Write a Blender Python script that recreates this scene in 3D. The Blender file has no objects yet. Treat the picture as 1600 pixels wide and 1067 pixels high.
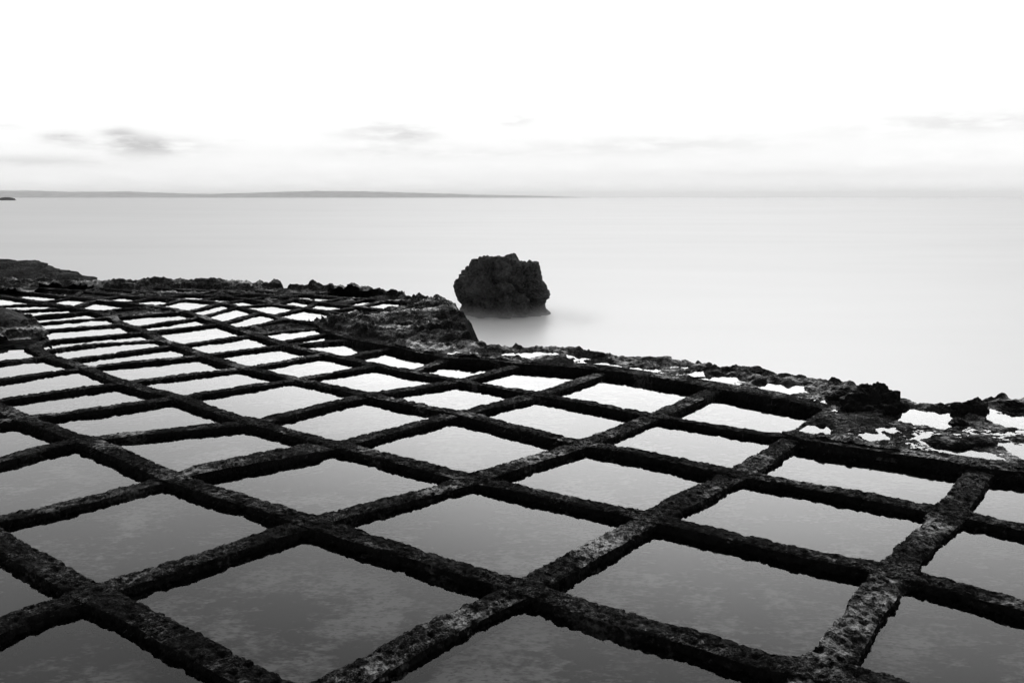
import bpy, math, random
import numpy as np
C = bpy.context.scene
COL = C.collection
R = math.radians
rng = random.Random(7)

# ------------------------------------------------------------------ camera
EYE = 2.0                      # metres above the tops of the rock ridges (z = 0)
F = 28.0 / 36.0 * 1600         # focal length in photo pixels
PITCH = math.atan((533.5 - 308.5) / F)
cd = bpy.data.cameras.new('camera'); cam = bpy.data.objects.new('camera', cd); COL.objects.link(cam)
cd.lens = 28; cd.sensor_width = 36; cd.clip_start = 0.05; cd.clip_end = 60000
cam.location = (0, 0, EYE); cam.rotation_euler = (math.pi / 2 - PITCH, 0, 0)
C.camera = cam
C.view_settings.view_transform = 'Standard'; C.view_settings.look = 'None'
C.view_settings.gamma = 1; C.view_settings.use_curve_mapping = False
EXPOSURE = 1.6                # exposed for the dim rock; the sky burns out
C.view_settings.exposure = EXPOSURE
BANK = 0.95
C.cycles.volume_bounces = 1
C.cycles.max_bounces = 8
C.cycles.transparent_max_bounces = 12

# ------------------------------------------------------------------ sky + sun (black-and-white film: every tone is neutral)
SUN_EL, SUN_AZ = 6, 12        # degrees; azimuth to the right of the view direction
W = bpy.data.worlds.new('World'); C.world = W; W.use_nodes = True
nt = W.node_tree; N = nt.nodes; L = nt.links; N.clear()
def wn(t, **k):
    n = N.new(t)
    for a, b in k.items(): setattr(n, a, b)
    return n
def wmath(op, a, b=None, c=None, clamp=False):
    n = wn('ShaderNodeMath', operation=op, use_clamp=clamp)
    for i, v in enumerate((a, b, c)):
        if v is None: continue
        if isinstance(v, (int, float)): n.inputs[i].default_value = v
        else: L.new(v, n.inputs[i])
    return n.outputs[0]
sky = wn('ShaderNodeTexSky', sky_type='NISHITA', sun_disc=False)
sky.sun_elevation = R(SUN_EL); sky.sun_rotation = R(SUN_AZ); sky.air_density = 1.0; sky.dust_density = 3.0
bw = wn('ShaderNodeRGBToBW'); L.new(sky.outputs[0], bw.inputs[0])
tc = wn('ShaderNodeTexCoord'); sx = wn('ShaderNodeSeparateXYZ'); L.new(tc.outputs['Generated'], sx.inputs[0])
az = wmath('ARCTAN2', sx.outputs[0], sx.outputs[1])            # radians right of the view axis
el = wmath('ARCSINE', sx.outputs[2])
# stretched cloud noise in azimuth / elevation
cv = wn('ShaderNodeCombineXYZ')
L.new(wmath('MULTIPLY', az, 20.0), cv.inputs[0]); L.new(wmath('MULTIPLY', el, 90.0), cv.inputs[1])
ns = wn('ShaderNodeTexNoise'); ns.inputs['Scale'].default_value = 1.0; ns.inputs['Detail'].default_value = 7; ns.inputs['Roughness'].default_value = 0.58
L.new(cv.outputs[0], ns.inputs['Vector'])
def cloud(px, py, wx, wy, amp):
    """a soft cloud centred where the photo has one"""
    a0 = math.atan((px - 800) / F / math.cos(PITCH)); e0 = math.atan((308.5 - py) / F)
    u = wmath('MULTIPLY', wmath('SUBTRACT', az, a0), F / wx)
    v = wmath('MULTIPLY', wmath('SUBTRACT', el, e0), F / wy)
    q = wmath('ADD', wmath('MULTIPLY', u, u), wmath('MULTIPLY', v, v))
    return wmath('MULTIPLY', wmath('EXPONENT', wmath('MULTIPLY', q, -1.0)), amp)
CL = [(250, 238, 80, 15, .95), (215, 222, 22, 9, .6), (125, 230, 22, 8, .75), (50, 219, 16, 4, .5), (600, 212, 85, 20, .5), (655, 216, 40, 12, .3),
      (800, 193, 42, 12, .5), (1010, 232, 240, 17, .4), (640, 244, 200, 10, .32), (1490, 210, 180, 17, .5), (70, 262, 110, 9, .5), (390, 229, 14, 3, .4), (935, 163, 40, 4, .3), (1250, 275, 420, 8, .25)]
tot = None
for c in CL:
    g = cloud(*c); tot = g if tot is None else wmath('ADD', tot, g)
edge = wmath('MULTIPLY', wmath('SUBTRACT', ns.outputs[0], 0.36), 4.5, clamp=True)
clouds = wmath('MULTIPLY', tot, edge, clamp=True)
# thin overcast that flattens the glow of the low sun; a denser bank of cloud lies along the whole horizon
KEXP = 2 ** EXPOSURE * 0.15
glow = wmath('MULTIPLY', wmath('POWER', wmath('MULTIPLY', bw.outputs[0], KEXP), 1.7), 0.72)
CAP = 3.0
glow = wmath('MULTIPLY', wmath('SUBTRACT', 1.0, wmath('EXPONENT', wmath('MULTIPLY', glow, -1 / CAP))), CAP)
t_ = wn('ShaderNodeMapRange', interpolation_type='SMOOTHSTEP'); L.new(wmath('ADD', el, wmath('MULTIPLY', wmath('SUBTRACT', ns.outputs[0], 0.5), R(4.0))), t_.inputs[0])
t_.inputs['From Min'].default_value = R(5.9); t_.inputs['From Max'].default_value = R(13.2)
bank = wmath('ADD', wmath('MULTIPLY', wmath('MAXIMUM', el, 0.0), 2.0), wmath('ADD', BANK, wmath('MULTIPLY', wmath('SUBTRACT', ns.outputs[0], 0.5), 0.22)))
mxs = wn('ShaderNodeMix', data_type='FLOAT'); L.new(t_.outputs[0], mxs.inputs[0]); L.new(bank, mxs.inputs[2]); L.new(glow, mxs.inputs[3])
lum = wmath('MULTIPLY', mxs.outputs[0], wmath('SUBTRACT', 1.0, wmath('MULTIPLY', clouds, 0.46)))
lum = wmath('MULTIPLY', lum, 1 / KEXP)
bg = wn('ShaderNodeBackground'); bg.inputs['Strength'].default_value = 0.15
L.new(lum, bg.inputs['Color'])
wo = wn('ShaderNodeOutputWorld'); L.new(bg.outputs[0], wo.inputs[0])
sd = bpy.data.lights.new('sun', 'SUN'); sun = bpy.data.objects.new('sun', sd); COL.objects.link(sun)
sd.energy = 0.5; sd.angle = R(150); sd.color = (1, 1, 1)
sun.rotation_euler = (R(90 - SUN_EL), 0, R(180 - SUN_AZ))

# ------------------------------------------------------------------ helpers
def ground(px, py, z=0.0):
    """the point of the plane at height z that the photo shows at pixel (px, py)"""
    dx = (px - 800) / F; dy = -(py - 533.5) / F
    Y = math.cos(PITCH) + dy * math.sin(PITCH); Z = -math.sin(PITCH) + dy * math.cos(PITCH)
    t = (z - EYE) / Z
    return (dx * t, Y * t)
def pixel(x, y, z):
    Yc = y * math.cos(PITCH) - (z - EYE) * math.sin(PITCH); Zc = y * math.sin(PITCH) + (z - EYE) * math.cos(PITCH)
    return 800 + x / Yc * F, 533.5 - Zc / Yc * F

_G = np.random.RandomState(3)
_PERM = np.tile(_G.permutation(512), 3)
_V = _G.normal(size=(512, 3)); _V /= np.linalg.norm(_V, axis=1)[:, None]
def perlin(p):
    i = np.floor(p).astype(np.int64); f = p - i; i &= 511
    u = f * f * f * (f * (f * 6 - 15) + 10)
    out = 0
    for a in (0, 1):
        for b in (0, 1):
            for c in (0, 1):
                h = _PERM[_PERM[_PERM[(i[:, 0] + a) & 511] + ((i[:, 1] + b) & 511)] + ((i[:, 2] + c) & 511)]
                g = _V[h]
                d = g[:, 0] * (f[:, 0] - a) + g[:, 1] * (f[:, 1] - b) + g[:, 2] * (f[:, 2] - c)
                w = (u[:, 0] if a else 1 - u[:, 0]) * (u[:, 1] if b else 1 - u[:, 1]) * (u[:, 2] if c else 1 - u[:, 2])
                out = out + d * w
    return out * 1.6
def fbm(p, freq, octs, gain=0.5, lac=2.1):
    s = 0; a = 1.0
    for k in range(octs):
        s = s + a * perlin(p * freq + 17.3 * k); a *= gain; freq *= lac
    return s
def smooth(a, b, x):
    t = np.clip((x - a) / (b - a), 0, 1); return t * t * (3 - 2 * t)

def mesh(name, V, Fc, mat, parent=None, smooth_=True):
    me = bpy.data.meshes.new(name)
    V = np.asarray(V, dtype=np.float32); Fc = np.asarray(Fc, dtype=np.int32)
    k = Fc.shape[1]
    me.vertices.add(len(V)); me.vertices.foreach_set('co', V.ravel())
    me.loops.add(len(Fc) * k); me.loops.foreach_set('vertex_index', Fc.ravel())
    me.polygons.add(len(Fc)); me.polygons.foreach_set('loop_start', np.arange(0, len(Fc) * k, k, dtype=np.int32))
    me.polygons.foreach_set('loop_total', np.full(len(Fc), k, dtype=np.int32))
    me.polygons.foreach_set('use_smooth', np.full(len(Fc), smooth_, dtype=bool))
    me.update(calc_edges=True); me.validate()
    me.materials.append(mat)
    o = bpy.data.objects.new(name, me); COL.objects.link(o)
    if parent: o.parent = parent
    return o
def tag(o, label=None, cat=None, group=None, kind=None):
    for k, v in (('label', label), ('category', cat), ('group', group), ('kind', kind)):
        if v: o[k] = v
    return o
def empty(name):
    o = bpy.data.objects.new(name, None); o.empty_display_size = .1; COL.objects.link(o); return o
def grid_faces(nu, nv, closed=False):
    i = np.arange(nu - 1)[:, None]; j = np.arange(nv if closed else nv - 1)[None, :]
    j2 = (j + 1) % nv
    return np.stack([i * nv + j, i * nv + j2, (i + 1) * nv + j2, (i + 1) * nv + j], -1).reshape(-1, 4)

# ------------------------------------------------------------------ materials (all neutral greys)
def newmat(name):
    m = bpy.data.materials.new(name); m.use_nodes = True
    t = m.node_tree; t.nodes.clear()
    return m, t
class NB:
    def __init__(s, t): s.t = t
    def n(s, ty, inputs=None, **k):
        n = s.t.nodes.new(ty)
        for a, b in k.items(): setattr(n, a, b)
        for a, b in (inputs or {}).items():
            if isinstance(b, bpy.types.NodeSocket): s.t.links.new(b, n.inputs[a])
            else: n.inputs[a].default_value = b
        return n
    def m(s, op, a, b=0.0, clamp=False):
        return s.n('ShaderNodeMath', {0: a, 1: b}, operation=op, use_clamp=clamp).outputs[0]
    def noise(s, vec, scale, detail=6, rough=.6):
        return s.n('ShaderNodeTexNoise', {'Vector': vec, 'Scale': scale, 'Detail': detail, 'Roughness': rough}).outputs[0]
    def ramp(s, v, lo, hi):
        return s.n('ShaderNodeMapRange', {'Value': v, 'From Min': lo, 'From Max': hi}, clamp=True).outputs[0]
    def mix(s, f, a, b):
        return s.n('ShaderNodeMix', {0: f, 2: a, 3: b}, data_type='FLOAT').outputs[0]

def rock_material(name, base=(.010, .045), wet=.5, crust=.10, bump=1.0, scale=1.0, wetlevel=.5, dryspec=.04):
    m, t = newmat(name); b = NB(t)
    P = b.n('ShaderNodeNewGeometry').outputs['Position']
    n1 = b.noise(P, 2.2 * scale, 8, .62); n2 = b.noise(P, 26 * scale, 6, .7); n3 = b.noise(P, 120 * scale, 3, .6)
    col = b.mix(b.ramp(b.m('ADD', b.m('MULTIPLY', n1, .45), b.m('MULTIPLY', n2, .55)), .36, .66), base[0], base[1])
    # pale dried-salt crust in irregular patches of its own
    cn = b.m('ADD', b.m('MULTIPLY', b.noise(P, 1.6 * scale, 5, .7), .7), b.m('MULTIPLY', b.noise(P, 34 * scale, 4, .7), .3))
    col = b.mix(b.m('MULTIPLY', b.ramp(cn, .56, .66), .75), col, crust)
    h = b.m('ADD', b.m('MULTIPLY', n2, .6), b.m('MULTIPLY', n3, .4))
    vo = b.n('ShaderNodeTexVoronoi', {'Vector': P, 'Scale': 48 * scale}).outputs['Distance']
    h = b.m('ADD', h, b.m('MULTIPLY', b.m('MINIMUM', vo, .45), .7))
    # damp film, and top light painted into the colour, on the level parts of the stone, in patches broken up by fine noise
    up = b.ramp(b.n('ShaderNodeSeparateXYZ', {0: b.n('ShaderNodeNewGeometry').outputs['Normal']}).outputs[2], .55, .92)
    wn_ = b.m('ADD', b.m('MULTIPLY', b.noise(P, 1.3 * scale, 4, .6), .55), b.m('ADD', b.m('MULTIPLY', b.noise(P, 17 * scale, 4, .65), .3), b.m('MULTIPLY', n3, .15)))
    wm = b.m('MULTIPLY', b.ramp(wn_, wetlevel, wetlevel + .07), up)
    bp = b.n('ShaderNodeBump', {'Height': h, 'Strength': b.mix(wm, 1.0, .35), 'Distance': .035 * bump})
    top_light = b.m('MULTIPLY', b.ramp(b.m('ADD', b.m('MULTIPLY', n2, .5), b.m('MULTIPLY', n3, .5)), .49, .61), b.m('MULTIPLY', up, b.m('ADD', .22, b.ramp(b.noise(P, 3.1 * scale, 4, .65), .46, .60))))
    col = b.mix(b.m('MULTIPLY', top_light, .8), col, crust * .6)          # lightness of the tops painted in as salt-pale specks on up-facing stone
    rough = b.mix(wm, b.mix(top_light, .85, .45), .26)
    spec = b.mix(wm, b.mix(top_light, dryspec, .55), wet)
    pr = b.n('ShaderNodeBsdfPrincipled', {'Base Color': b.n('ShaderNodeCombineColor', {0: col, 1: col, 2: col}).outputs[0],
             'Roughness': rough, 'Specular IOR Level': spec, 'Normal': bp.outputs[0]})
    t.links.new(pr.outputs[0], b.n('ShaderNodeOutputMaterial').inputs[0])
    return m
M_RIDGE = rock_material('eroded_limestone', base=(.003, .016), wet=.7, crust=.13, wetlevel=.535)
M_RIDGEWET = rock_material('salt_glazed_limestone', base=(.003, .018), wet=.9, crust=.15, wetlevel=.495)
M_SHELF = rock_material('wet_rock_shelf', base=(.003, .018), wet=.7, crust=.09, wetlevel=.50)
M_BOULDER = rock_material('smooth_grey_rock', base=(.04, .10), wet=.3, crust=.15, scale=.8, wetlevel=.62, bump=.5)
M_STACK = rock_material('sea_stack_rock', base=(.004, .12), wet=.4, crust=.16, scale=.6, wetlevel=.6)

def floor_material():
    m, t = newmat('pan_floor'); b = NB(t)
    P = b.n('ShaderNodeNewGeometry').outputs['Position']
    mp = b.n('ShaderNodeMapping', {'Vector': P, 'Rotation': (0, 0, .5), 'Scale': (1, 2.2, 1)}).outputs[0]
    rnd = b.n('ShaderNodeObjectInfo').outputs['Random']
    n1 = b.noise(P, 2.1, 5, .6); n2 = b.noise(mp, 11, 6, .7); n3 = b.noise(mp, 32, 3, .6)
    v = b.m('ADD', b.m('MULTIPLY', n1, .52), b.m('ADD', b.m('MULTIPLY', n2, .35), b.m('MULTIPLY', n3, .15)))
    col = b.mix(b.ramp(v, b.m('ADD', .485, b.m('MULTIPLY', rnd, .04)), b.m('ADD', .575, b.m('MULTIPLY', rnd, .04))), .002, .18)
    specks = b.ramp(n3, .42, .36)                      # dark flecks of weed
    col = b.mix(b.m('MULTIPLY', specks, .8), col, .003)
    pr = b.n('ShaderNodeBsdfPrincipled', {'Base Color': b.n('ShaderNodeCombineColor', {0: col, 1: col, 2: col}).outputs[0], 'Roughness': .9, 'Specular IOR Level': .1})
    t.links.new(pr.outputs[0], b.n('ShaderNodeOutputMaterial').inputs[0])
    return m
M_FLOOR = floor_material()

def water_material(name, tint=.85):
    """still brine: Fresnel mirror over a clear, slightly dark body"""
    m, t = newmat(name); b = NB(t)
    P = b.n('ShaderNodeNewGeometry').outputs['Position']
    ge = b.n('ShaderNodeNewGeometry')
    c = b.m('ABSOLUTE', b.n('ShaderNodeVectorMath', {0: ge.outputs['Normal'], 1: ge.outputs['Incoming']}, operation='DOT_PRODUCT').outputs['Value'])
    fr = b.m('ADD', .0215, b.m('MULTIPLY', .9785, b.m('POWER', b.m('SUBTRACT', 1.0, c, True), 5.0)))      # Schlick, same from both sides
    gl = b.n('ShaderNodeBsdfGlossy', {'Color': (1, 1, 1, 1), 'Roughness': .03})
    tr = b.n('ShaderNodeBsdfTransparent', {'Color': (tint, tint, tint, 1)})
    mx = b.n('ShaderNodeMixShader', {0: fr, 1: tr.outputs[0], 2: gl.outputs[0]})
    t.links.new(mx.outputs[0], b.n('ShaderNodeOutputMaterial').inputs[0])
    return m
M_WATER = water_material('still_brine')

def sea_material():
    """sea smoothed to a milky mist by the long exposure"""
    m, t = newmat('milky_sea'); b = NB(t)
    P = b.n('ShaderNodeNewGeometry').outputs['Position']
    mp = b.n('ShaderNodeMapping', {'Vector': P, 'Scale': (.006, .03, 1)}).outputs[0]
    n1 = b.noise(mp, 1.0, 5, .55)
    mp2 = b.n('ShaderNodeMapping', {'Vector': P, 'Scale': (.05, .16, 1), 'Rotation': (0, 0, .12)}).outputs[0]
    n2 = b.noise(mp2, 1.0, 5, .6)
    v = b.m('ADD', b.m('MULTIPLY', n1, .5), b.m('MULTIPLY', n2, .5))
    col = b.mix(b.ramp(v, .35, .65), .80, .90)
    df = b.n('ShaderNodeBsdfDiffuse', {'Color': b.n('ShaderNodeCombineColor', {0: col, 1: col, 2: col}).outputs[0]})
    gl = b.n('ShaderNodeBsdfGlossy', {'Color': (.9, .9, .9, 1), 'Roughness': .40})
    mx = b.n('ShaderNodeMixShader', {0: .31, 1: df.outputs[0], 2: gl.outputs[0]})
    t.links.new(mx.outputs[0], b.n('ShaderNodeOutputMaterial').inputs[0])
    return m
M_SEA = sea_material()

def plain(name, v, var=.3, scale=.01):
    m, t = newmat(name); b = NB(t)
    P = b.n('ShaderNodeNewGeometry').outputs['Position']
    c = b.mix(b.ramp(b.noise(P, scale, 6, .6), .35, .65), v * (1 - var), v * (1 + var))
    pr = b.n('ShaderNodeBsdfPrincipled', {'Base Color': b.n('ShaderNodeCombineColor', {0: c, 1: c, 2: c}).outputs[0], 'Roughness': .9})
    t.links.new(pr.outputs[0], b.n('ShaderNodeOutputMaterial').inputs[0])
    return m
M_LAND = plain('scrub_hillside', .38)

# ------------------------------------------------------------------ sea, far land, air
SEA_Z = -1.0
def sea():
    rs = np.concatenate([[0.0], np.geomspace(3, 12500, 60)]); th = np.linspace(-math.pi, math.pi, 97)[:-1]
    V = np.array([(r * math.sin(a), r * math.cos(a), SEA_Z) for r in rs for a in th])
    return tag(mesh('sea', V, grid_faces(len(rs), len(th), True), M_SEA), 'smooth milky sea blurred by long exposure', kind='structure')
sea()
def headland():
    D = 6000.0
    prof = [(-700, 296), (-300, 298), (0, 297), (60, 299), (160, 298.5), (230, 301), (290, 302.5), (350, 301), (430, 298.5), (480, 297.5), (560, 298.3), (620, 300),
            (690, 302), (760, 304), (840, 305.6), (900, 307.2), (925, 308.6)]
    xs = np.linspace(-700, 925, 500)
    ys = np.interp(xs, [p[0] for p in prof], [p[1] for p in prof])
    X = (xs - 800) / F * D
    jag = perlin(np.stack([X / 90, X * 0, X * 0], 1)) * 3 + perlin(np.stack([X / 28, X * 0 + 4, X * 0], 1)) * 1.6
    Hh = (308.6 - ys) / F * D + jag * np.clip((308.6 - ys) / 4, 0, 1)
    rows = []
    for k, t in enumerate(np.linspace(0, 1, 9)):
        hz = np.sin(min(t * 1.3, 1) * math.pi / 2) if t < .8 else 1 - (t - .8) * 3
        rows.append(np.stack([X, np.full_like(X, D + t * 700), SEA_Z - 1 + (Hh + 1) * hz], 1))
    V = np.concatenate(rows)
    return tag(mesh('headland', V, grid_faces(9, 500), M_LAND), 'low hazy headland along the horizon on the left', kind='structure')
headland()
def haze():
    m, t = newmat('sea_haze'); b = NB(t)
    v = b.n('ShaderNodeVolumePrincipled', {'Color': (.97, .97, .97, 1), 'Density': 1.1e-4, 'Anisotropy': .2})
    t.links.new(v.outputs[0], b.n('ShaderNodeOutputMaterial').inputs['Volume'])
    x, z0, z1 = 13000.0, SEA_Z - 1, 75.0
    V = [(-x, -x, z0), (x, -x, z0), (x, x, z0), (-x, x, z0), (-x, -x, z1), (x, -x, z1), (x, x, z1), (-x, x, z1)]
    Fc = [(0, 3, 2, 1), (4, 5, 6, 7), (0, 1, 5, 4), (1, 2, 6, 5), (2, 3, 7, 6), (3, 0, 4, 7)]
    return tag(mesh('haze', V, Fc, m, smooth_=False), 'thin haze over the sea', kind='stuff')
haze()

# ------------------------------------------------------------------ the network of rock ridges (photo pixels on the plane of the ridge tops)
# long ridges: from upper left to lower right
LONG = [
 ('m1', [(-420,960),(-160,1062),(120,1235),(420,1430),(900,1640)], .17, None),
 ('a0', [(-300,690),(-150,755),(-40,815),(48,870),(140,922),(224,962),(332,1018),(470,1092),(760,1235),(1100,1380)], .165, 'pitted rock ridge crossing the bottom left corner of the pans'),
 ('a1', [(-250,532),(-140,579),(-78,603),(-22,625),(36,651),(82,668),(126,684),(186,706),(266,743),(372,776),(484,812),(624,856),(720,886),(816,914),(900,944),(1000,973),(1096,1000),(1180,1026),(1288,1046),(1500,1098),(1750,1165)], .165, 'longest pitted ridge in front, from mid left edge to bottom right pans'),
 ('a2', [(51,541),(62,547),(75,555),(95,561),(130,572),(192,595),(247,611),(278,618),(330,637),(390,656),(525,692),(630,718),(735,745),(870,774),(1015,805),(1120,829),(1240,856),(1395,889),(1600,943),(1850,1010)], .155, 'long dark ridge from the smooth rock at left to the right edge'),
 ('a3', [(-60,452),(20,464),(62,471),(104,477),(112,479),(143,485),(172,494),(191,504),(205,509),(228,517),(250,529),(275,537),(316,553),(380,572),(463,590),(575,615),(640,629),(716,643),(810,667),(910,690),(1000,706),(1150,737),(1320,768),(1480,797),(1600,822),(1850,885)], .15, 'long straight ridge through the middle of the pans, reaching the right edge'),
 ('a4', [(50,457),(110,463),(150,467),(190,472),(237,477),(285,485),(312,493),(342,503),(368,512),(396,521),(434,533),(445,537),(460,541),(506,551),(535,557),(587,569),(638,579),(715,592),(838,614),(907,626),(1020,648),(1059,654),(1200,677),(1243,680)], .14, 'thin ridge passing in front of the cracked shore outcrop, ending at the flat wet platform'),
 ('a5', [(60,449),(130,454),(190,460),(240,464),(285,467),(305,468),(346,472),(372,478),(406,487),(427,491),(444,497),(486,503),(500,508)], .14, 'far thin ridge ending against the inland side of the dark shore outcrop'),
 ('a6', [(150,449),(220,455),(290,459),(345,462),(385,466),(425,473),(474,480),(508,485),(545,491)], .14, 'far ridge behind it, ending at the narrow bright pool above the shore outcrop'),
 ('a7', [(240,449),(330,454),(385,458),(430,462),(460,465.5),(497,471),(530,475),(555,478),(584,481),(612,486)], .14, 'second ridge in from the seaward edge of the far pans'),
 ('a8', [(360,450),(440,456),(475,459),(515,462),(536,464),(570,466),(602,468),(655,473)], .14, 'outermost ridge along the seaward edge of the far pans'),
]
SHELFEDGE = [
 ('b5', [(500,508),(516,518),(549,529),(585,536),(614,541),(654,551),(701,559)], .16, 'thin curved ridge bordering the foot of the cracked shore outcrop'),
 ('lg', [(701,559),(760,562),(815,568),(947,578),(1040,592),(1118,605),(1210,622),(1300,640)], .22, 'thick dark bank holding back the puddled ledge in front of the sea'),
 ('lr', [(1243,680),(1262,687),(1361,702),(1445,714),(1535,728),(1600,737),(1850,772)], .20, 'dark bank below the flat wet platform on the right'),
]
# cross ridges: from lower left to upper right
CROSS = [
 ('c10', [(1180,1210),(1288,1046),(1340,968),(1395,889),(1480,797),(1535,728)], .215, 'widest ridge with glistening wet patches, rightmost of those rising from the bottom edge'),
 ('c9', [(120,1235),(470,1092),(570,1040),(680,978),(816,914),(915,860),(1015,805),(1085,770),(1150,737),(1243,680),(1300,640)], .20, 'long ridge with pale wet streaks from bottom centre up to the flat wet platform'),
 ('c8', [(-160,1062),(0,973),(140,922),(310,868),(484,812),(610,780),(735,745),(825,716),(910,690),(1020,648),(1118,605)], .19, 'long cross ridge from the bottom left corner through the middle to the puddled ledge'),
 ('c7', [(-40,815),(100,785),(266,743),(400,716),(525,692),(620,667),(716,643),(838,614),(947,578)], .18, 'cross ridge with a broad rounded middle stretch, from left edge to puddled ledge'),
 ('c6', [(-150,755),(0,714),(126,684),(260,669),(390,656),(485,635),(575,615),(715,592),(815,568)], .17, 'cross ridge ending where the puddled ledge begins beside the sea stack inlet'),
 ('c5', [(-300,690),(36,651),(278,618),(463,590),(587,569)], .16, 'cross ridge from left edge, the sixth up from the bottom left corner'),
 ('c4', [(-22,625),(192,595),(380,572),(506,551)], .15, 'thin cross ridge reaching the left edge of the photo at a sharp pool corner'),
 ('c3', [(-78,603),(130,572),(316,553),(445,537),(549,529)], .15, 'cross ridge running to the rounded lump at the foot of the shore outcrop'),
 ('c2l', [(-140,579),(75,555)], .15, 'short dark ridge at left edge just in front of the low smooth rock'),
 ('c2', [(95,561),(275,537),(396,521),(440,515),(489,511),(500,508)], .15, 'cross ridge ending at the tip where the shore outcrop meets the pans'),
 ('c1', [(62,547),(155,535),(250,529)], .13, 'short thin ridge below the narrowest sliver of water beside the low smooth rock'),
 ('c0', [(51,541),(74,531),(143,525),(228,517),(342,503),(406,487)], .17, 'broad cross ridge running right from the tip of the low smooth rock'),
 ('s0', [(205,509),(312,493),(372,478),(425,473),(460,465.5)], .14, 'far cross ridge between two bright slots right of the low smooth rock'),
 ('s00', [(172,494),(285,485),(346,472),(385,466),(430,462),(475,459),(515,453)], .14, 'far cross ridge that runs all the way out to the seaward edge'),
 ('f1', [(143,485),(237,477),(285,467)], .14, None),
 ('f2', [(112,479),(150,467),(190,460),(220,455)], .14, None),
 ('f3', [(62,471),(110,463),(130,454),(150,449)], .14, None),
 ('f4', [(190,472),(240,464),(290,459),(330,454)], .14, None),
 ('f5', [(305,468),(345,462),(385,458)], .14, None),
 ('f6', [(368,512),(444,497)], .14, 'short broad ridge in front of a dry dark patch left of the shore outcrop'),
 ('f7', [(427,491),(474,480),(497,471),(536,464)], .14, 'far cross ridge between two diamond shaped pools left of the shore outcrop'),
 ('f8', [(486,503),(545,491),(612,486),(655,473)], .15, 'ridge bordering the top of the shore outcrop on its inland side'),
 ('f9', [(508,485),(555,478),(602,468)], .14, None),
 ('f10', [(530,475),(570,466),(602,460)], .14, None),
 ('q', [(434,533),(516,518)], .14, 'short ridge between two slots of water just left of the shore outcrop foot'),
 ('u4', [(535,557),(614,541)], .16, 'short thick dark ridge ending under the curved edge of the shore outcrop'),
 ('u5', [(638,579),(701,559)], .15, 'short ridge ending at the small gap between shore outcrop and puddled ledge'),
 ('t0', [(-30,479),(6,476),(72,474),(104,477)], .13, 'topmost thin ridge behind the low smooth rock'),
 ('t1', [(22,484),(112,479)], .14, 'first stripe of rock below the thin ridge behind the low smooth rock'),
 ('t2', [(40,494),(143,485)], .15, 'second stripe of rock beside the low smooth rock, counting from the far end'),
 ('t3', [(56,503),(172,494)], .15, 'third stripe of rock beside the low smooth rock, counting from the far end'),
 ('t4', [(66,514),(191,504)], .15, 'stripe of rock beside the low smooth rock, nearest the camera of the four'),
]
VIRTUAL = [
 [(-60,452),(50,457),(60,449),(150,449),(240,449),(360,450),(440,449),(515,453),(602,460),(655,465),(655,473)],
 [(220,455),(240,449)], [(330,454),(360,450)], [(385,458),(440,456)],
 [(1850,772),(1850,885),(1850,1010),(1750,1165),(1700,1350),(1180,1210)],
 [(1180,1210),(1100,1380),(760,1560),(120,1235)], [(-300,690),(-420,960)], [(-250,532),(-300,690)],
 [(-250,532),(-140,545),(0,543),(51,541)],
 [(74,531),(76,523),(66,514),(56,503),(40,494),(22,484),(-30,479),(-60,452)],
]
# ---- faces of the planar graph = the pans
nodes = {}; adj = {}
def nid(p):
    if p not in nodes: nodes[p] = ground(*p); adj[p] = set()
    return p
for lines in ([l[1] for l in LONG + SHELFEDGE + CROSS], VIRTUAL):
    for pl in lines:
        for a, b_ in zip(pl[:-1], pl[1:]):
            nid(a); nid(b_); adj[a].add(b_); adj[b_].add(a)
go = True
while go:                                  # drop loose ends: they bound no pan
    go = False
    for p in list(adj):
        if len(adj[p]) == 1:
            q = adj[p].pop(); adj[q].discard(p); go = True
order = {p: sorted(adj[p], key=lambda q: math.atan2(nodes[q][1] - nodes[p][1], nodes[q][0] - nodes[p][0])) for p in adj if adj[p]}
seen = set(); faces = []
for p in order:
    for q in order[p]:
        if (p, q) in seen: continue
        f = []; a, b_ = p, q
        while (a, b_) not in seen:
            seen.add((a, b_)); f.append(a)
            o_ = order[b_]; k = o_.index(a); a, b_ = b_, o_[(k - 1) % len(o_)]
        faces.append(f)
def area(pts): return .5 * sum(pts[i][0] * pts[(i + 1) % len(pts)][1] - pts[(i + 1) % len(pts)][0] * pts[i][1] for i in range(len(pts)))
def inside(pts, x, y):
    c = False; j = len(pts) - 1
    for i in range(len(pts)):
        (xi, yi), (xj, yj) = pts[i], pts[j]
        if (yi > y) != (yj > y) and x < (xj - xi) * (y - yi) / (yj - yi) + xi: c = not c
        j = i
    return c
pans = []; OUTER = None
for f in faces:
    w = [nodes[p] for p in f]; A = area(w)
    if A > 0.02: pans.append((f, w, A))
    elif A < -5: OUTER = w
SLIVERS = [(75,462),(95,472),(160,466.5),(155,479),(33,478),(192,463),(215,472),(284,476),(282,464.5),(340,467),(395,461.5),(394,470.5),(342,482),(420,483),(460,472),(482,462),
           (528,457),(515,478),(568,470),(616,476),(571,486),(470,494),(100,480),(80,490)]
DRY = [(255,482), (425,507), (250,484), (180,487)]
def pan_is_wet(f):
    ys = [p[1] for p in f]; xs = [p[0] for p in f]
    for d in DRY:
        if inside(f, *d): return False
    if max(ys) < 492 and min(xs) > 60:
        return any(inside(f, *s) for s in SLIVERS)
    return True

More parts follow.
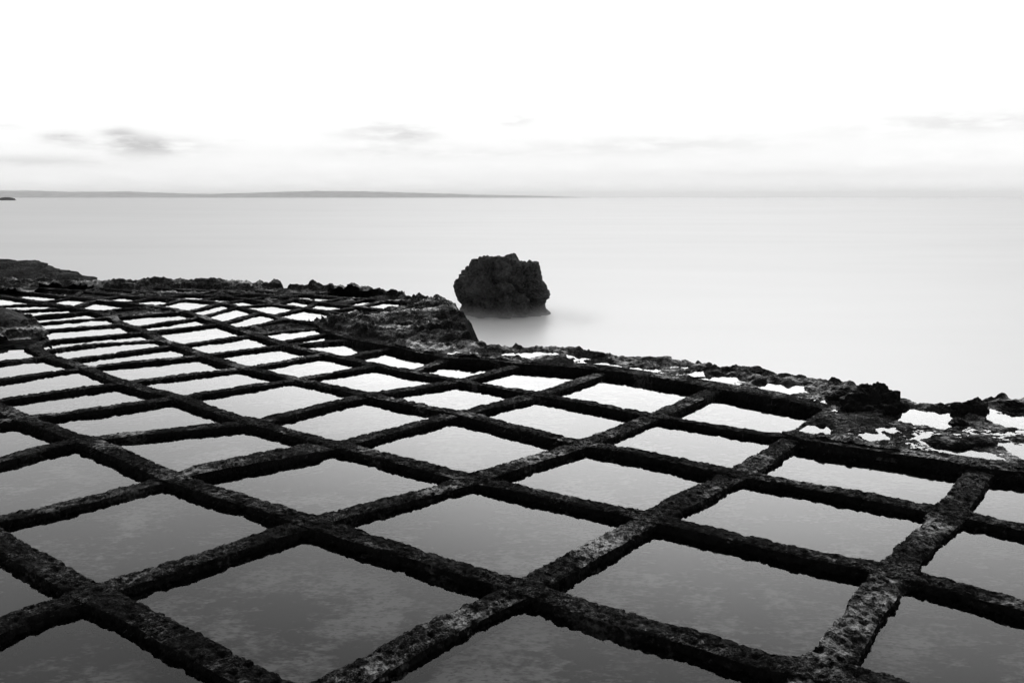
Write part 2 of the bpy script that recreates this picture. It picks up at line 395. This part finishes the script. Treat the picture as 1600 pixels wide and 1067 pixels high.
# ---- ridges
def spline(P, n=24):
    P = [np.array(p) for p in P]; P = [2 * P[0] - P[1]] + P + [2 * P[-1] - P[-2]]
    out = []; marks = []
    for i in range(1, len(P) - 2):
        p0, p1, p2, p3 = P[i - 1:i + 3]
        d = [max(np.linalg.norm(b_ - a) ** .5, 1e-3) for a, b_ in ((p0, p1), (p1, p2), (p2, p3))]
        m1 = (p1 - p0) / d[0] - (p2 - p0) / (d[0] + d[1]) + (p2 - p1) / d[1]
        m2 = (p2 - p1) / d[1] - (p3 - p1) / (d[1] + d[2]) + (p3 - p2) / d[2]
        marks.append(len(out))
        for k in range(n):
            t = k / n
            out.append((2 * t**3 - 3 * t**2 + 1) * p1 + (t**3 - 2 * t**2 + t) * d[1] * m1 + (-2 * t**3 + 3 * t**2) * p2 + (t**3 - t**2) * d[1] * m2)
    marks.append(len(out)); out.append(P[-2])
    return np.array(out), marks
def ridge(lid, pts, width, label, z0, joints):
    """one carved ridge: a swept, eroded bank cut into stretches between the crossings"""
    P, marks = spline([nodes[p] for p in pts])
    dist = np.hypot(P[:, 0], P[:, 1])
    step = np.clip(dist * .0024, .0085, .07)
    seg = np.hypot(*np.diff(P, axis=0).T); s = np.concatenate([[0], np.cumsum(seg)])
    dens = np.concatenate([[0], np.cumsum(seg / ((step[1:] + step[:-1]) / 2))])
    ns_ = max(int(dens[-1]), 8)
    u = np.interp(np.linspace(0, dens[-1], ns_), dens, s)
    ext = width * .35
    u[0] -= ext; u[-1] += ext
    X = np.interp(u, s, P[:, 0]); Y = np.interp(u, s, P[:, 1])
    d0 = P[1] - P[0]; d1 = P[-1] - P[-2]
    X[0] -= d0[0] / np.hypot(*d0) * ext; Y[0] -= d0[1] / np.hypot(*d0) * ext
    X[-1] += d1[0] / np.hypot(*d1) * ext; Y[-1] += d1[1] / np.hypot(*d1) * ext
    T = np.stack([np.gradient(X), np.gradient(Y)], 1); T /= np.linalg.norm(T, axis=1)[:, None]
    Nn = np.stack([-T[:, 1], T[:, 0]], 1)
    sj = [s[m] for m, p in zip(marks, pts) if p in joints]
    wid = np.full(ns_, width * .91); lift = np.zeros(ns_)
    if lid == 'c7':                       # one stretch was left broader and higher
        sa, sb = s[marks[pts.index((266,743))]], s[marks[pts.index((525,692))]]
        win = smooth(sa + .05, sa + .25, u) * (1 - smooth(sb - .20, sb - .10, u))
        wid = wid * (1 + .45 * win); lift = .022 * win
    sway = fbm(np.stack([X, Y, np.full(ns_, 5.5)], 1), 1.3, 3) * .013
    wid = wid * (1 + .16 * fbm(np.stack([X, Y, np.full(ns_, 9.1)], 1), 1.1, 3))
    for q in sj: wid = wid * (1 + .20 * np.exp(-((u - q) / .11) ** 2))
    dm = float(np.median(dist)); dmin = float(dist.min())
    res = min(max(dmin * .0026, .009), .06)
    nt_ = max(int(width / res), 5); nw = max(int(.16 / res), 4)
    DEPTH = .24
    uu = np.linspace(-1, 1, nt_)
    prof = [(-1.0 - .10 * (1 - k / nw), -DEPTH + (DEPTH - .009) * (k / nw), 0) for k in range(nw)]          # left wall
    prof += [(x * .97, -.006 * abs(x) ** 8.0, 1) for x in uu]
    prof += [(1.0 + .10 * (k / nw), -.009 - (DEPTH - .009) * (k / nw), 0) for k in range(1, nw + 1)]
    prof = np.array(prof); npf = len(prof)
    off = prof[:, 0][None, :] * wid[:, None] / 2 + sway[:, None]
    V = np.empty((ns_, npf, 3))
    V[..., 0] = X[:, None] + Nn[:, 0:1] * off; V[..., 1] = Y[:, None] + Nn[:, 1:2] * off; V[..., 2] = z0 + prof[:, 1][None, :] + lift[:, None]
    nrm = np.zeros((npf, 2)); tt = np.clip((np.abs(prof[:, 0]) - .62) / .3, 0, 1)
    tt = np.clip((np.abs(prof[:, 0]) - .88) / .1, 0, 1) * .6; nrm[:, 0] = np.sign(prof[:, 0]) * np.where(prof[:, 2] == 0, 1, tt * .75); nrm[:, 1] = np.where(prof[:, 2] == 0, .05, 1 - .5 * tt)
    Q = V.reshape(-1, 3); S = Q + np.array([0, 0, (hash_id(lid) % 97) * .013])
    big = fbm(S, 2.0, 3) * .009
    mid = fbm(S * np.array([1, 1, 1.8]), 11.0, 3, .55) * .007
    lay = -np.abs(perlin(S * np.array([14, 14, 34]))) * .010                     # bedded, torn edges
    pit = -np.clip(perlin(S * 30) - .2, 0, 1) * .030
    fine = fbm(S, 55, 2, .7) * .0045
    far = 1.0 + .35 * np.clip((dm - 6) / 10, 0, 1)
    wallf = np.repeat(np.where(prof[:, 2] == 0, 1.25, 1.0)[None, :], ns_, 0).ravel()
    chip = -np.clip(fbm(S + 6, 7.5, 3, .55) - .22, 0, 1) * np.repeat(smooth(.66, .97, np.abs(prof[:, 0]))[None] * (np.abs(prof[:, 0]) < 1.03), ns_, 0).ravel() * .040
    D = chip + (big + (mid + lay + pit + fine) * wallf) * far
    nn = np.repeat(nrm[None], ns_, 0).reshape(-1, 2); NN = np.repeat(Nn[:, None], npf, 1).reshape(-1, 2)
    Q[:, 0] += NN[:, 0] * nn[:, 0] * D; Q[:, 1] += NN[:, 1] * nn[:, 0] * D; Q[:, 2] += nn[:, 1] * D
    Q = Q.reshape(ns_, npf, 3)
    cuts = sorted({0, ns_ - 1, *[int(np.argmin(np.abs(u - q))) for q in sj if .15 < q < s[-1] - .15]})
    cuts = [c for i, c in enumerate(cuts) if i == 0 or c - cuts[i - 1] > 3]
    if cuts[-1] != ns_ - 1: cuts[-1] = ns_ - 1
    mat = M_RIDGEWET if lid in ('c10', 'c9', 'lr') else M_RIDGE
    pieces = []
    if len(cuts) == 2:
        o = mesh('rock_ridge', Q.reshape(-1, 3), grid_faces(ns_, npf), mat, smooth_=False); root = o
    else:
        root = empty('rock_ridge')
        mid_ = Q[ns_ // 2].mean(0); root.location = (mid_[0], mid_[1], z0 - DEPTH)
        for a, b_ in zip(cuts[:-1], cuts[1:]):
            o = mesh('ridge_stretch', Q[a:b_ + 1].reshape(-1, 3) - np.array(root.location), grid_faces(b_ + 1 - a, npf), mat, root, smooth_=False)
    return root
def hash_id(s): return sum((i + 3) * ord(c) * 7 for i, c in enumerate(s))
deg = {}
for l in LONG + SHELFEDGE + CROSS:
    for p in l[1]: deg[p] = deg.get(p, 0) + 1
joints = {p for p, k in deg.items() if k > 1}
FARORD = ['first', 'second', 'third', 'fourth', 'fifth', 'sixth', 'seventh', 'eighth', 'ninth']
OFFLAB = 'pitted rock ridge at the bottom left corner, nearest to the camera'
for fam, base in ((LONG, 0.0), (SHELFEDGE, .028), (CROSS, -.011)):
    farids = sorted([l[0] for l in fam if l[3] is None and l[0] != 'm1'], key=lambda q: next(sum(p[0] for p in l[1]) / len(l[1]) for l in fam if l[0] == q))
    for i, (lid, pts, w_, lab) in enumerate(fam):
        r = ridge(lid, pts, w_, lab, base + (i % 3) * .002, joints)
        far = lab is None and lid != 'm1'
        tag(r, lab or (OFFLAB if lid == 'm1' else f'short thin ridge among the small far pools, {FARORD[farids.index(lid)]} from the left'), 'rock ridge', 'far thin ridges' if far else ('ridges running along the shore' if fam is not CROSS else 'ridges crossing the pans'))

# ------------------------------------------------------------------ brine in the pans
def level(cx, cy, py):
    base = -.055 if py > 640 else (-.052 if py > 560 else -.046)
    return base + rng.uniform(-.007, .007)
ORD = ['first', 'second', 'third', 'fourth', 'fifth', 'sixth', 'seventh', 'eighth', 'ninth', 'tenth', 'eleventh', 'twelfth', 'thirteenth', 'fourteenth', 'fifteenth', 'sixteenth', 'seventeenth', 'eighteenth', 'nineteenth', 'twentieth']
long_index = {}
for k, (lid, pts, _, _) in enumerate(LONG):
    for p in pts: long_index[p] = k
for _, pts, _, _ in SHELFEDGE:
    for p in pts: long_index.setdefault(p, 6)
wetpans = []
for f, w, A in pans:
    cx = sum(p[0] for p in f) / len(f); cy = sum(p[1] for p in f) / len(f)
    wetpans.append([f, w, A, cx, cy, pan_is_wet(f)])
dry_faces = [x for x in wetpans if not x[5]]
bands = {}
for x in wetpans:
    if not x[5]: continue
    ks = [long_index[p] for p in x[0] if p in long_index]
    band = min(ks) if ks else 9
    vis = any(0 <= p[0] <= 1600 and p[1] <= 1067 for p in x[0])
    bands.setdefault(band, []).append((x, vis))
def water_poly(name, w, z):
    me = bpy.data.meshes.new(name)
    me.from_pydata([(p[0], p[1], z) for p in w], [], [list(range(len(w)))]); me.update(); me.materials.append(M_WATER)
    o = bpy.data.objects.new(name, me); COL.objects.link(o); return o
for band, items in bands.items():
    items.sort(key=lambda t: t[0][3])
    vis_items = [t for t in items if t[1]]
    for x, vis in items:
        f, w, A, cx, cy, _ = x
        o = empty('salt_pan'); c = ground(cx, cy); o.location = (c[0], c[1], -.15)
        lv = level(c[0], c[1], cy)
        for nm, z, mt in (('brine', lv, M_WATER), ('pan_floor', rng.uniform(-.15, -.115), M_FLOOR)):
            q = water_poly(nm, [(p[0] - c[0], p[1] - c[1]) for p in w], z + .15); q.data.materials[0] = mt; q.parent = o
        tone = 'murky dark' if cy > 830 else 'grey' if cy > 690 else 'pale mirror-like' if cy > 560 else 'bright narrow'
        k_ = next((i for i, t in enumerate(vis_items) if t[0] is x), None)
        ordn = 'hidden first' if k_ is None else ORD[k_] + ' from the left' if k_ < (len(vis_items) + 1) // 2 else (ORD[len(vis_items) - 1 - k_] + ' from the right').replace('first from the right', 'last on the right')
        where = ['in the bottom left corner', 'in the front band', 'in the second band back', 'in the third band back', 'in the fourth band back', 'in the fifth band back',
                 'in the sixth band back', 'in the seventh band back', 'in the farthest band', 'at the shore'][band]
        tag(o, f'{tone} pool of brine, {ordn} {where}' if k_ is not None else 'dark pool of brine outside the picture', 'salt pan', 'rectangular salt pans cut in the rock')

# ------------------------------------------------------------------ rock shelf, ledges, outcrops
def poly(pts): return np.array([ground(*p) for p in pts])
def sdist(poly_, P):
    """signed distance, positive inside"""
    d = np.full(len(P), 1e9); ins = np.zeros(len(P), bool)
    for i in range(len(poly_)):
        a = poly_[i]; b_ = poly_[(i + 1) % len(poly_)]
        ab = b_ - a; t = np.clip(((P - a) @ ab) / max(ab @ ab, 1e-9), 0, 1)
        d = np.minimum(d, np.hypot(*(P - a - t[:, None] * ab).T))
        c = ((a[1] > P[:, 1]) != (b_[1] > P[:, 1]))
        with np.errstate(divide='ignore', invalid='ignore'):
            xx = (b_[0] - a[0]) * (P[:, 1] - a[1]) / (b_[1] - a[1]) + a[0]
        ins ^= c & (P[:, 0] < xx)
    return np.where(ins, d, -d)
COAST_PX = [(1900,640),(1700,630),(1600,630),(1540,632),(1500,634),(1470,640),(1410,630),(1395,618),(1350,610),(1300,594),(1220,590),(1160,580),(1130,581),(1110,577),(1060,569),(1010,562),
            (970,560),(930,554),(890,548),(840,548),(790,549),(758,550),(738,535),(726,512),(712,490),(690,472),(650,465),(600,459),(560,454),(500,450),(440,450),(435,446),(380,445),(300,444),(200,444),
            (160,444),(100,442),(0,441),(-400,441)]
COAST = np.concatenate([poly(COAST_PX), np.array([(-26, 12), (-12, -4), (12, -4), (13, 7)])])
OUT = np.array(OUTER)
BASINS = [([(1378,657),(1400,646),(1425,643),(1465,645),(1503,651),(1494,668),(1470,674),(1440,669)], .10),
          ([(1430,690),(1450,686),(1470,690),(1500,703),(1535,711),(1565,723),(1500,717),(1460,704)], .07),
          ([(1528,656),(1560,652),(1600,656),(1660,668),(1600,682),(1570,669)], .08),
          ([(1412,636),(1440,634),(1485,640),(1505,648),(1460,644)], .03),
          ([(1248,671),(1290,672),(1303,684),(1275,684),(1250,678)], .05),
          ([(1345,685),(1375,684),(1385,691),(1358,694)], .05), ([(1372,675),(1395,674),(1395,681),(1375,681)], .045),
          ([(1175,604),(1215,603),(1255,607),(1255,617),(1225,620),(1195,613)], .05),
          ([(1020,562),(1060,565),(1090,570),(1075,579),(1035,576)], .05), ([(965,581),(1003,577),(1000,586),(980,586)], .05), ([(930,572),(955,570),(968,576),(940,579)], .045),
          ([(1075,587),(1100,586),(1102,592),(1080,592)], .04), ([(1250,584),(1320,590),(1310,601),(1265,597)], .04), ([(780,552),(840,549),(880,556),(830,563),(790,560)], .03),
          ([(890,553),(935,558),(925,566),(885,562)], .03), ([(1560,700),(1600,702),(1640,716),(1600,722)], .05), ([(1540,640),(1600,642),(1600,650),(1550,648)], .04),
          ([(1110,590),(1150,592),(1160,600),(1120,598)], .035), ([(680,556),(735,544),(720,555),(690,560)], .08), ([(622,513),(642,512),(640,515),(624,515)], .06), ([(650,523),(678,522),(670,527),(652,526)], .06)]
BAS = [(poly(p), d) for p, d in BASINS]
LUMPS = [(1275,594,.30,.2,.05), (1040,562,.35,.2,.04), (668,503,.6,.4,.05), (560,524,.22,.2,.10), (700,528,.5,.35,.07), (1440,632,.15,.1,.03), (330,445,1.6,.35,.07), (230,444,1.4,.35,.09), (100,446,1.8,.6,.05), (420,446.5,.5,.3,.05)]
LMP = [(ground(a, b_), sx_, sy_, h) for a, b_, sx_, sy_, h in LUMPS]
PLAT = poly([(1225,690),(1290,640),(1340,655),(1400,668),(1440,676),(1430,690),(1450,706),(1520,722),(1445,716),(1361,704)])
UPPER = poly([(515,508),(560,504),(612,501),(650,494),(688,484),(715,498),(742,524),(700,523),(640,521),(590,521),(550,523),(522,515)])
def height(P):
    """rock surface height outside the pans"""
    n = len(P); P3 = np.stack([P[:, 0], P[:, 1], np.zeros(n)], 1)
    warp = np.stack([fbm(P3 + 31.7, .9, 3), fbm(P3 + 77.1, .9, 3)], 1) * .13
    fine_w = np.stack([fbm(P3 + 11.7, 7, 3), fbm(P3 + 57.1, 7, 3)], 1) * .035
    Pw = P + warp * .5 + fine_w
    dc = sdist(COAST, P + warp + fine_w)                # distance inland from the waterline edge
    rough = fbm(P3, 1.7, 4) * .024 + fbm(P3, 7, 4, .6) * .013
    dist_ = np.hypot(P[:, 0], P[:, 1]); coarse = 1 + 1.6 * smooth(9.5, 12.5, dist_)
    rough = rough * coarse + coarse * (coarse - 1) * .007 * (fbm(np.column_stack([P @ np.array([.5, -.85]), P @ np.array([.85, .5]) * 3.2, np.zeros(n)]) , 2.2, 3, .6))
    ridged = coarse * (.5 - np.abs(perlin(P3 * 3.1 + 5))) * .05
    plat = sdist(PLAT, Pw); upper = sdist(UPPER, Pw + fine_w)
    z = .026 + .016 * smooth(-.1, .15, plat) + rough * .8 + ridged * smooth(1.0, .1, dc) * .9
    # bedding: the stone breaks in thin steps
    st = .035 * coarse; q = z / st; fr = q - np.floor(q)
    z = .45 * z + .55 * st * (np.floor(q) + smooth(.35, .65, fr))
    z = z + .075 * smooth(-.03, .04, upper)
    # crags along the waterline
    crag = smooth(1.0, .15, dc) * smooth(-.35, .05, dc)
    z = z + crag * np.clip(fbm(P3 + 3, 2.2, 4, .6) + .05, 0, 1) * .085 + crag * np.clip(perlin(P3 * 7 + 8), 0, 1) * .04
    for (c, sx_, sy_, h) in LMP:
        dd = np.hypot((Pw[:, 0] - c[0]) / sx_, (Pw[:, 1] - c[1]) / sy_)
        z = np.maximum(z, z * .3 + h * np.clip(1 - dd ** 2, 0, 1) + np.where(dd < 1, .6 * rough + ridged * .8, -9))
    for bp_, d in BAS:
        s_ = sdist(bp_, P + fine_w * 1.2)
        z = z - (d + np.maximum(z - .03, -.02) * .9) * smooth(-.05, .05, s_)
    rim = np.exp(-((dc - .14) / .10) ** 2) * (.055 + .05 * fbm(P3 + 21, 2.6, 3, .6))
    z = np.maximum(z, rim + .01) + fbm(P3 + 2, 19, 3, .6) * .008 + fbm(P3, 36, 2, .6) * .006
    z = np.where(dc < .05, z - 1.5 * smooth(.05, -.75, dc) - .25 * np.abs(perlin(P3 * 3.3)) * smooth(.05, -.3, dc), z)
    return z
def shelf_mesh():
    th = np.arange(-.76, .76, .00125); r = [2.2]
    while r[-1] < 27: r.append(r[-1] + max(.012, r[-1] * .0022 if r[-1] < 10 else r[-1] * .0034))
    r = np.array(r)
    nr, ntt = len(r), len(th)
    P = np.stack([(r[:, None] * np.sin(th)[None]), (r[:, None] * np.cos(th)[None])], -1).reshape(-1, 2)
    # cheap first cut on a coarse lattice
    keep = np.zeros(len(P), bool); keep_d = np.zeros(len(P))
    for s in range(0, len(P), 200000):
        a = sdist(OUT, P[s:s + 200000]); b_ = sdist(COAST, P[s:s + 200000])
        keep[s:s + 200000] = (a < .04) & (b_ > -1.0)
    dryk = np.zeros(len(P), bool)
    for x in dry_faces:
        w = np.array(x[1]); lo, hi = w.min(0) - .1, w.max(0) + .1
        box = np.where((P > lo).all(1) & (P < hi).all(1))[0]
        if len(box): dryk[box] |= sdist(w, P[box]) > -.03
    Fq = grid_faces(nr, ntt)
    fk = (keep | dryk)[Fq].all(1)
    Fq = Fq[fk]
    used = np.unique(Fq); Z = np.zeros(len(P)); Z[used] = height(P[used]) * np.where(dryk[used] & ~keep[used], .7, 1) - np.where(dryk[used] & ~keep[used], .065, 0)
    cen = P[Fq].mean(1); px = 800 + cen[:, 0] / (cen[:, 1] * math.cos(PITCH) + EYE * math.sin(PITCH)) * F
    rr = np.hypot(cen[:, 0], cen[:, 1])
    reg = np.where((px > 762) | (rr < 9.0), 0, np.where((px > 470) & (rr < 17.2), 1, 2))
    reg = np.where((px < 470) & (rr < 11.9), np.where(px < -70, 3, 9), reg)
    reg = np.where((px < 95) & (px > -70) & (rr < 13.2), 9, reg)
    out = []
    for k in range(4):
        fq = Fq[reg == k]
        if len(fq) == 0: out.append(None); continue
        u_, inv = np.unique(fq, return_inverse=True)
        V = np.column_stack([P[u_], Z[u_]])
        out.append((V, inv.reshape(-1, 4)))
    return out
pieces = shelf_mesh()
LAB = [('rock_ledge', 'flat wet ledge with many small puddles between the pans and the open sea', 'rock ledge'),
       ('rock_outcrop', 'cracked dark shore outcrop dropping to the inlet beside the sea stack', 'rock outcrop'),
       ('rock_ledge', 'low rugged dark rim of rock along the far seaward edge of the pans', 'rock ledge'),
       ('rock_ledge', 'bare rock beside the pans at the left edge', 'rock ledge')]
for pc, (nm, lab, cat) in zip(pieces, LAB):
    if pc is None: continue
    tag(mesh(nm, pc[0], pc[1], M_SHELF), lab, cat)
# pan floors: one sheet of stone under all the pans
def floor():
    xs = np.arange(-26, 13, .25); ys = np.arange(.2, 19, .25)
    X, Y = np.meshgrid(xs, ys, indexing='ij'); P = np.stack([X, Y], -1).reshape(-1, 2)
    Z = -.20 + perlin(np.column_stack([P * .9, np.zeros(len(P))])) * .02
    Fq = grid_faces(len(xs), len(ys)); ok = (sdist(COAST, P) > .4)[Fq].all(1)
    Fq = Fq[ok]; u_, inv = np.unique(Fq, return_inverse=True)
    return tag(mesh('rock_shelf', np.column_stack([P[u_], Z[u_]]), inv.reshape(-1, 4), M_FLOOR), 'submerged stone floor of the pans', kind='structure')
floor()
# water standing in the hollows of the ledge: a level sheet that the rock pokes through
PUD = poly([(700,556),(760,553),(800,551),(890,552),(930,558),(1010,566),(1060,573),(1130,586),(1220,595),(1300,600),(1350,617),(1400,625),(1470,645),(1540,640),(1700,640),(1700,744),(1600,733),(1535,722),(1445,709),(1361,696),(1262,682),(1248,678),
             (1310,640),(1215,616),(1118,600),(1040,588),(947,574),(815,564),(760,558)])
o = water_poly('puddle', PUD, .030); o['kind'] = 'structure'; o['label'] = 'shallow water standing in hollows of the ledge'
for bp_, d in BAS[-3:]:
    c = bp_.mean(0); o = water_poly('puddle', c + (bp_ - c) * 1.12, .012); o['kind'] = 'structure'
# ------------------------------------------------------------------ separate rocks
def rock_blob(name, centre, dims, seed, label, cat, mat, n=(120, 70), flat=.0, amp=.12, freq=2.0, tilt=0.0, power=2.3):
    nu, nv = n
    th = np.linspace(0, 2 * math.pi, nu + 1)[:-1]; ph = np.linspace(-.25, 1, nv) * math.pi / 2
    def sp(c): return np.sign(c) * np.abs(c) ** (2 / power)
    Pp, Tt = np.meshgrid(ph, th, indexing='ij')
    V = np.stack([sp(np.cos(Pp)) * sp(np.cos(Tt)), sp(np.cos(Pp)) * sp(np.sin(Tt)), sp(np.sin(Pp))], -1).reshape(-1, 3)
    D = V / np.linalg.norm(V, axis=1)[:, None]
    S = V * np.array(dims) + seed * 3.7
    k = 1 + amp * fbm(S, freq, 5, .55) - amp * .8 * np.abs(perlin(S * freq * 1.7 + 9))
    V = V * k[:, None] * np.array(dims)
    V[:, 2] -= tilt * np.abs(V[:, 0])
    o = mesh(name, V, grid_faces(nv, nu, True), mat); o.location = centre
    return tag(o, label, cat)
bx, by = ground(-85, 503)
rock_blob('boulder', (bx, by, -.10), (1.42, .62, .40), 2, 'low smooth grey rock lying among the pans at the left edge', 'boulder', M_BOULDER, amp=.07, freq=1.6, power=2.0)
for (ax, ay, dims, sd_, lab) in [
    (1368, 640, (.31, .22, .27), 11, 'large jagged black boulder standing on the wet ledge at right'),
    (1318, 628, (.20, .14, .16), 21, 'lower black rock leaning on the left side of the large jagged boulder'),
    (1505, 697, (.27, .17, .11), 12, 'low dark rounded rock between two puddles on the ledge, right of the boulder'),
    (1520, 648, (.18, .13, .19), 13, 'upright dark knob of rock at the shore right of the boulder'),
    (1500, 668, (.10, .09, .10), 14, 'small dark stone at the right end of the big ledge pool'),
    (1560, 676, (.26, .09, .07), 22, 'flat dark stone in the puddles below the shore rock at the right edge'),
    (1585, 694, (.22, .10, .07), 23, 'flat dark stone between the low rounded rock and the right edge of the photo'),
    (1550, 657, (.16, .07, .06), 24, 'thin dark stone in the bright puddle beside the upright knob'),
    (1170, 588, (.26, .16, .11), 15, 'jagged low dark rock on the shore edge of the ledge, above the last cross ridge'),
    (1600, 642, (.25, .16, .13), 16, 'dark rock cut by the right edge of the photo at the shore'),
    (1245, 600, (.26, .14, .10), 17, 'low jagged rock on the shore edge just left of the boulder'),
    (1010, 566, (.40, .14, .08), 18, 'long flat dark rock on the shore edge in the middle of the ledge')]:
    c = ground(ax, ay)
    rock_blob('rock', (c[0], c[1], -.02), dims, sd_, lab, 'rock', M_SHELF, n=(150, 80), amp=.34, freq=3.2, power=2.2)
px_, py_ = -19.9, 26.0
rock_blob('rock_outcrop', (px_, py_, SEA_Z - .05), (6.4, 1.7, 1.22), 5, 'long dark rocky point sloping into the sea at far left', 'rock outcrop', M_STACK, n=(300, 80), amp=.11, freq=.8, power=2.0)
rock_blob('rock', (-5.2 * 100 + 20, 800.0, SEA_Z - .3), (9, 4, 3.2), 8, 'tiny dark rock on the water at the far left, right under the horizon', 'rock', M_STACK, n=(60, 30))

def sea_stack():
    cx, cy = ground(788, 488, SEA_Z)
    dist = math.hypot(cx, cy); S = dist / F * 1.012     # metres per photo pixel there
    z_base = SEA_Z - .08
    top = [(-90,30),(-77,48),(-72,57),(-66,66),(-62,68),(-55,69),(-51,82),(-46,90),(-36,91),(-24,90),(-18,87),(-10,91),(5,92),(10,91),(16,84),(21,79),(32,79),(36,85),(40,83),(46,84),(52,85),(56,79),(58,74),(62,64),(64,52),(70,46),(90,20)]
    left = [(0,-71),(8,-68),(18,-67),(26,-70),(34,-74),(45,-77),(56,-76),(66,-68),(80,-56),(92,-50)]
    right = [(0,77),(5,72),(10,65),(20,61),(28,64),(34,69),(42,67),(52,60),(62,56),(74,55),(84,52),(92,46)]
    nu, nv = 420, 230
    th = np.linspace(0, 2 * math.pi, nu + 1)[:-1]
    rows = []
    tv = np.linspace(0, 1, nv)
    for k, t in enumerate(tv):
        tz = min(t / .72, 1.0); shrink = 1.0 if t <= .72 else max(1 - (t - .72) / .28, 0)
        h = tz * 92
        l = np.interp(h, *zip(*left)); r_ = np.interp(h, *zip(*right))
        c = (l + r_) / 2; hw = (r_ - l) / 2 * shrink
        cs, sn = np.cos(th), np.sin(th)
        x = c + hw * np.sign(cs) * np.abs(cs) ** .85; y = hw * .80 * np.sign(sn) * np.abs(sn) ** .85
        tp = np.interp(x, *zip(*top))
        z = np.minimum(h, tp)
        rows.append(np.stack([x, y, z], 1))
    V = np.concatenate(rows) * S
    c0 = np.array([0, 0, .45 * 92 * S]); D = V - c0; D /= np.linalg.norm(D, axis=1)[:, None] + 1e-9
    edge_ = .14 + 1.35 * np.abs(D[:, 1])               # keep the outline, carve the faces
    G = V * np.array([1, 1, .45]) + 2.0
    disp = fbm(V + 1.3, 2.2, 4, .55) * .13 - np.abs(perlin(G * 2.6)) * .24 - np.abs(perlin(G * 6.0 + 4)) * .05 + fbm(V, 11, 2, .6) * .014
    disp -= np.clip(perlin(V * 5 + 9) - .2, 0, 1) * .16
    crack = np.abs(perlin(V * np.array([1.9, 1.9, .7]) + 13.0)); disp -= .16 * (1 - smooth(.0, .16, crack))      # deep joints
    step = V[:, 2] * 3.2 + .6 * perlin(V * 1.5 + 5); disp += .07 * smooth(.25, .75, step - np.floor(step))           # bedding ledges
    V = V + D * (disp + .10)[:, None] * edge_[:, None]
    V[:, 2] *= .95
    o = mesh('sea_stack', V, grid_faces(nv, nu, True), M_STACK, smooth_=False)
    o.location = (cx, cy, z_base)
    return tag(o, 'tall blocky dark rock standing alone in the misty sea', 'sea stack')
sea_stack()

def mist():
    cx, cy = ground(800, 497, SEA_Z)
    m, t = newmat('wave_mist'); b = NB(t)
    P = b.n('ShaderNodeNewGeometry').outputs['Position']
    sp = b.n('ShaderNodeSeparateXYZ', {0: P})
    hz = b.m('SUBTRACT', 1.0, b.m('DIVIDE', b.m('SUBTRACT', sp.outputs[2], SEA_Z), .42), True)
    dx = b.m('DIVIDE', b.m('SUBTRACT', sp.outputs[0], cx), 2.6); dy = b.m('DIVIDE', b.m('SUBTRACT', sp.outputs[1], cy), 1.9)
    rad = b.m('SUBTRACT', 1.0, b.m('ADD', b.m('MULTIPLY', dx, dx), b.m('MULTIPLY', dy, dy)), True)
    n = b.ramp(b.noise(P, 1.6, 3, .5), .3, .7)
    d = b.m('MULTIPLY', b.m('MULTIPLY', b.m('MULTIPLY', hz, hz), rad), b.m('MULTIPLY', b.m('ADD', n, .15), .75))
    v = b.n('ShaderNodeVolumePrincipled', {'Color': (.97, .97, .97, 1), 'Density': d})
    t.links.new(v.outputs[0], b.n('ShaderNodeOutputMaterial').inputs['Volume'])
    x0, x1, y0, y1, z0, z1 = cx - 2.6, cx + 2.6, cy - 1.9, cy + 1.9, SEA_Z + .004, SEA_Z + .42
    V = [(x0, y0, z0), (x1, y0, z0), (x1, y1, z0), (x0, y1, z0), (x0, y0, z1), (x1, y0, z1), (x1, y1, z1), (x0, y1, z1)]
    Fc = [(0, 3, 2, 1), (4, 5, 6, 7), (0, 1, 5, 4), (1, 2, 6, 5), (2, 3, 7, 6), (3, 0, 4, 7)]
    tag(mesh('mist', V, Fc, m, smooth_=False), 'low mist of blurred waves round the foot of the sea stack', kind='stuff')
mist()
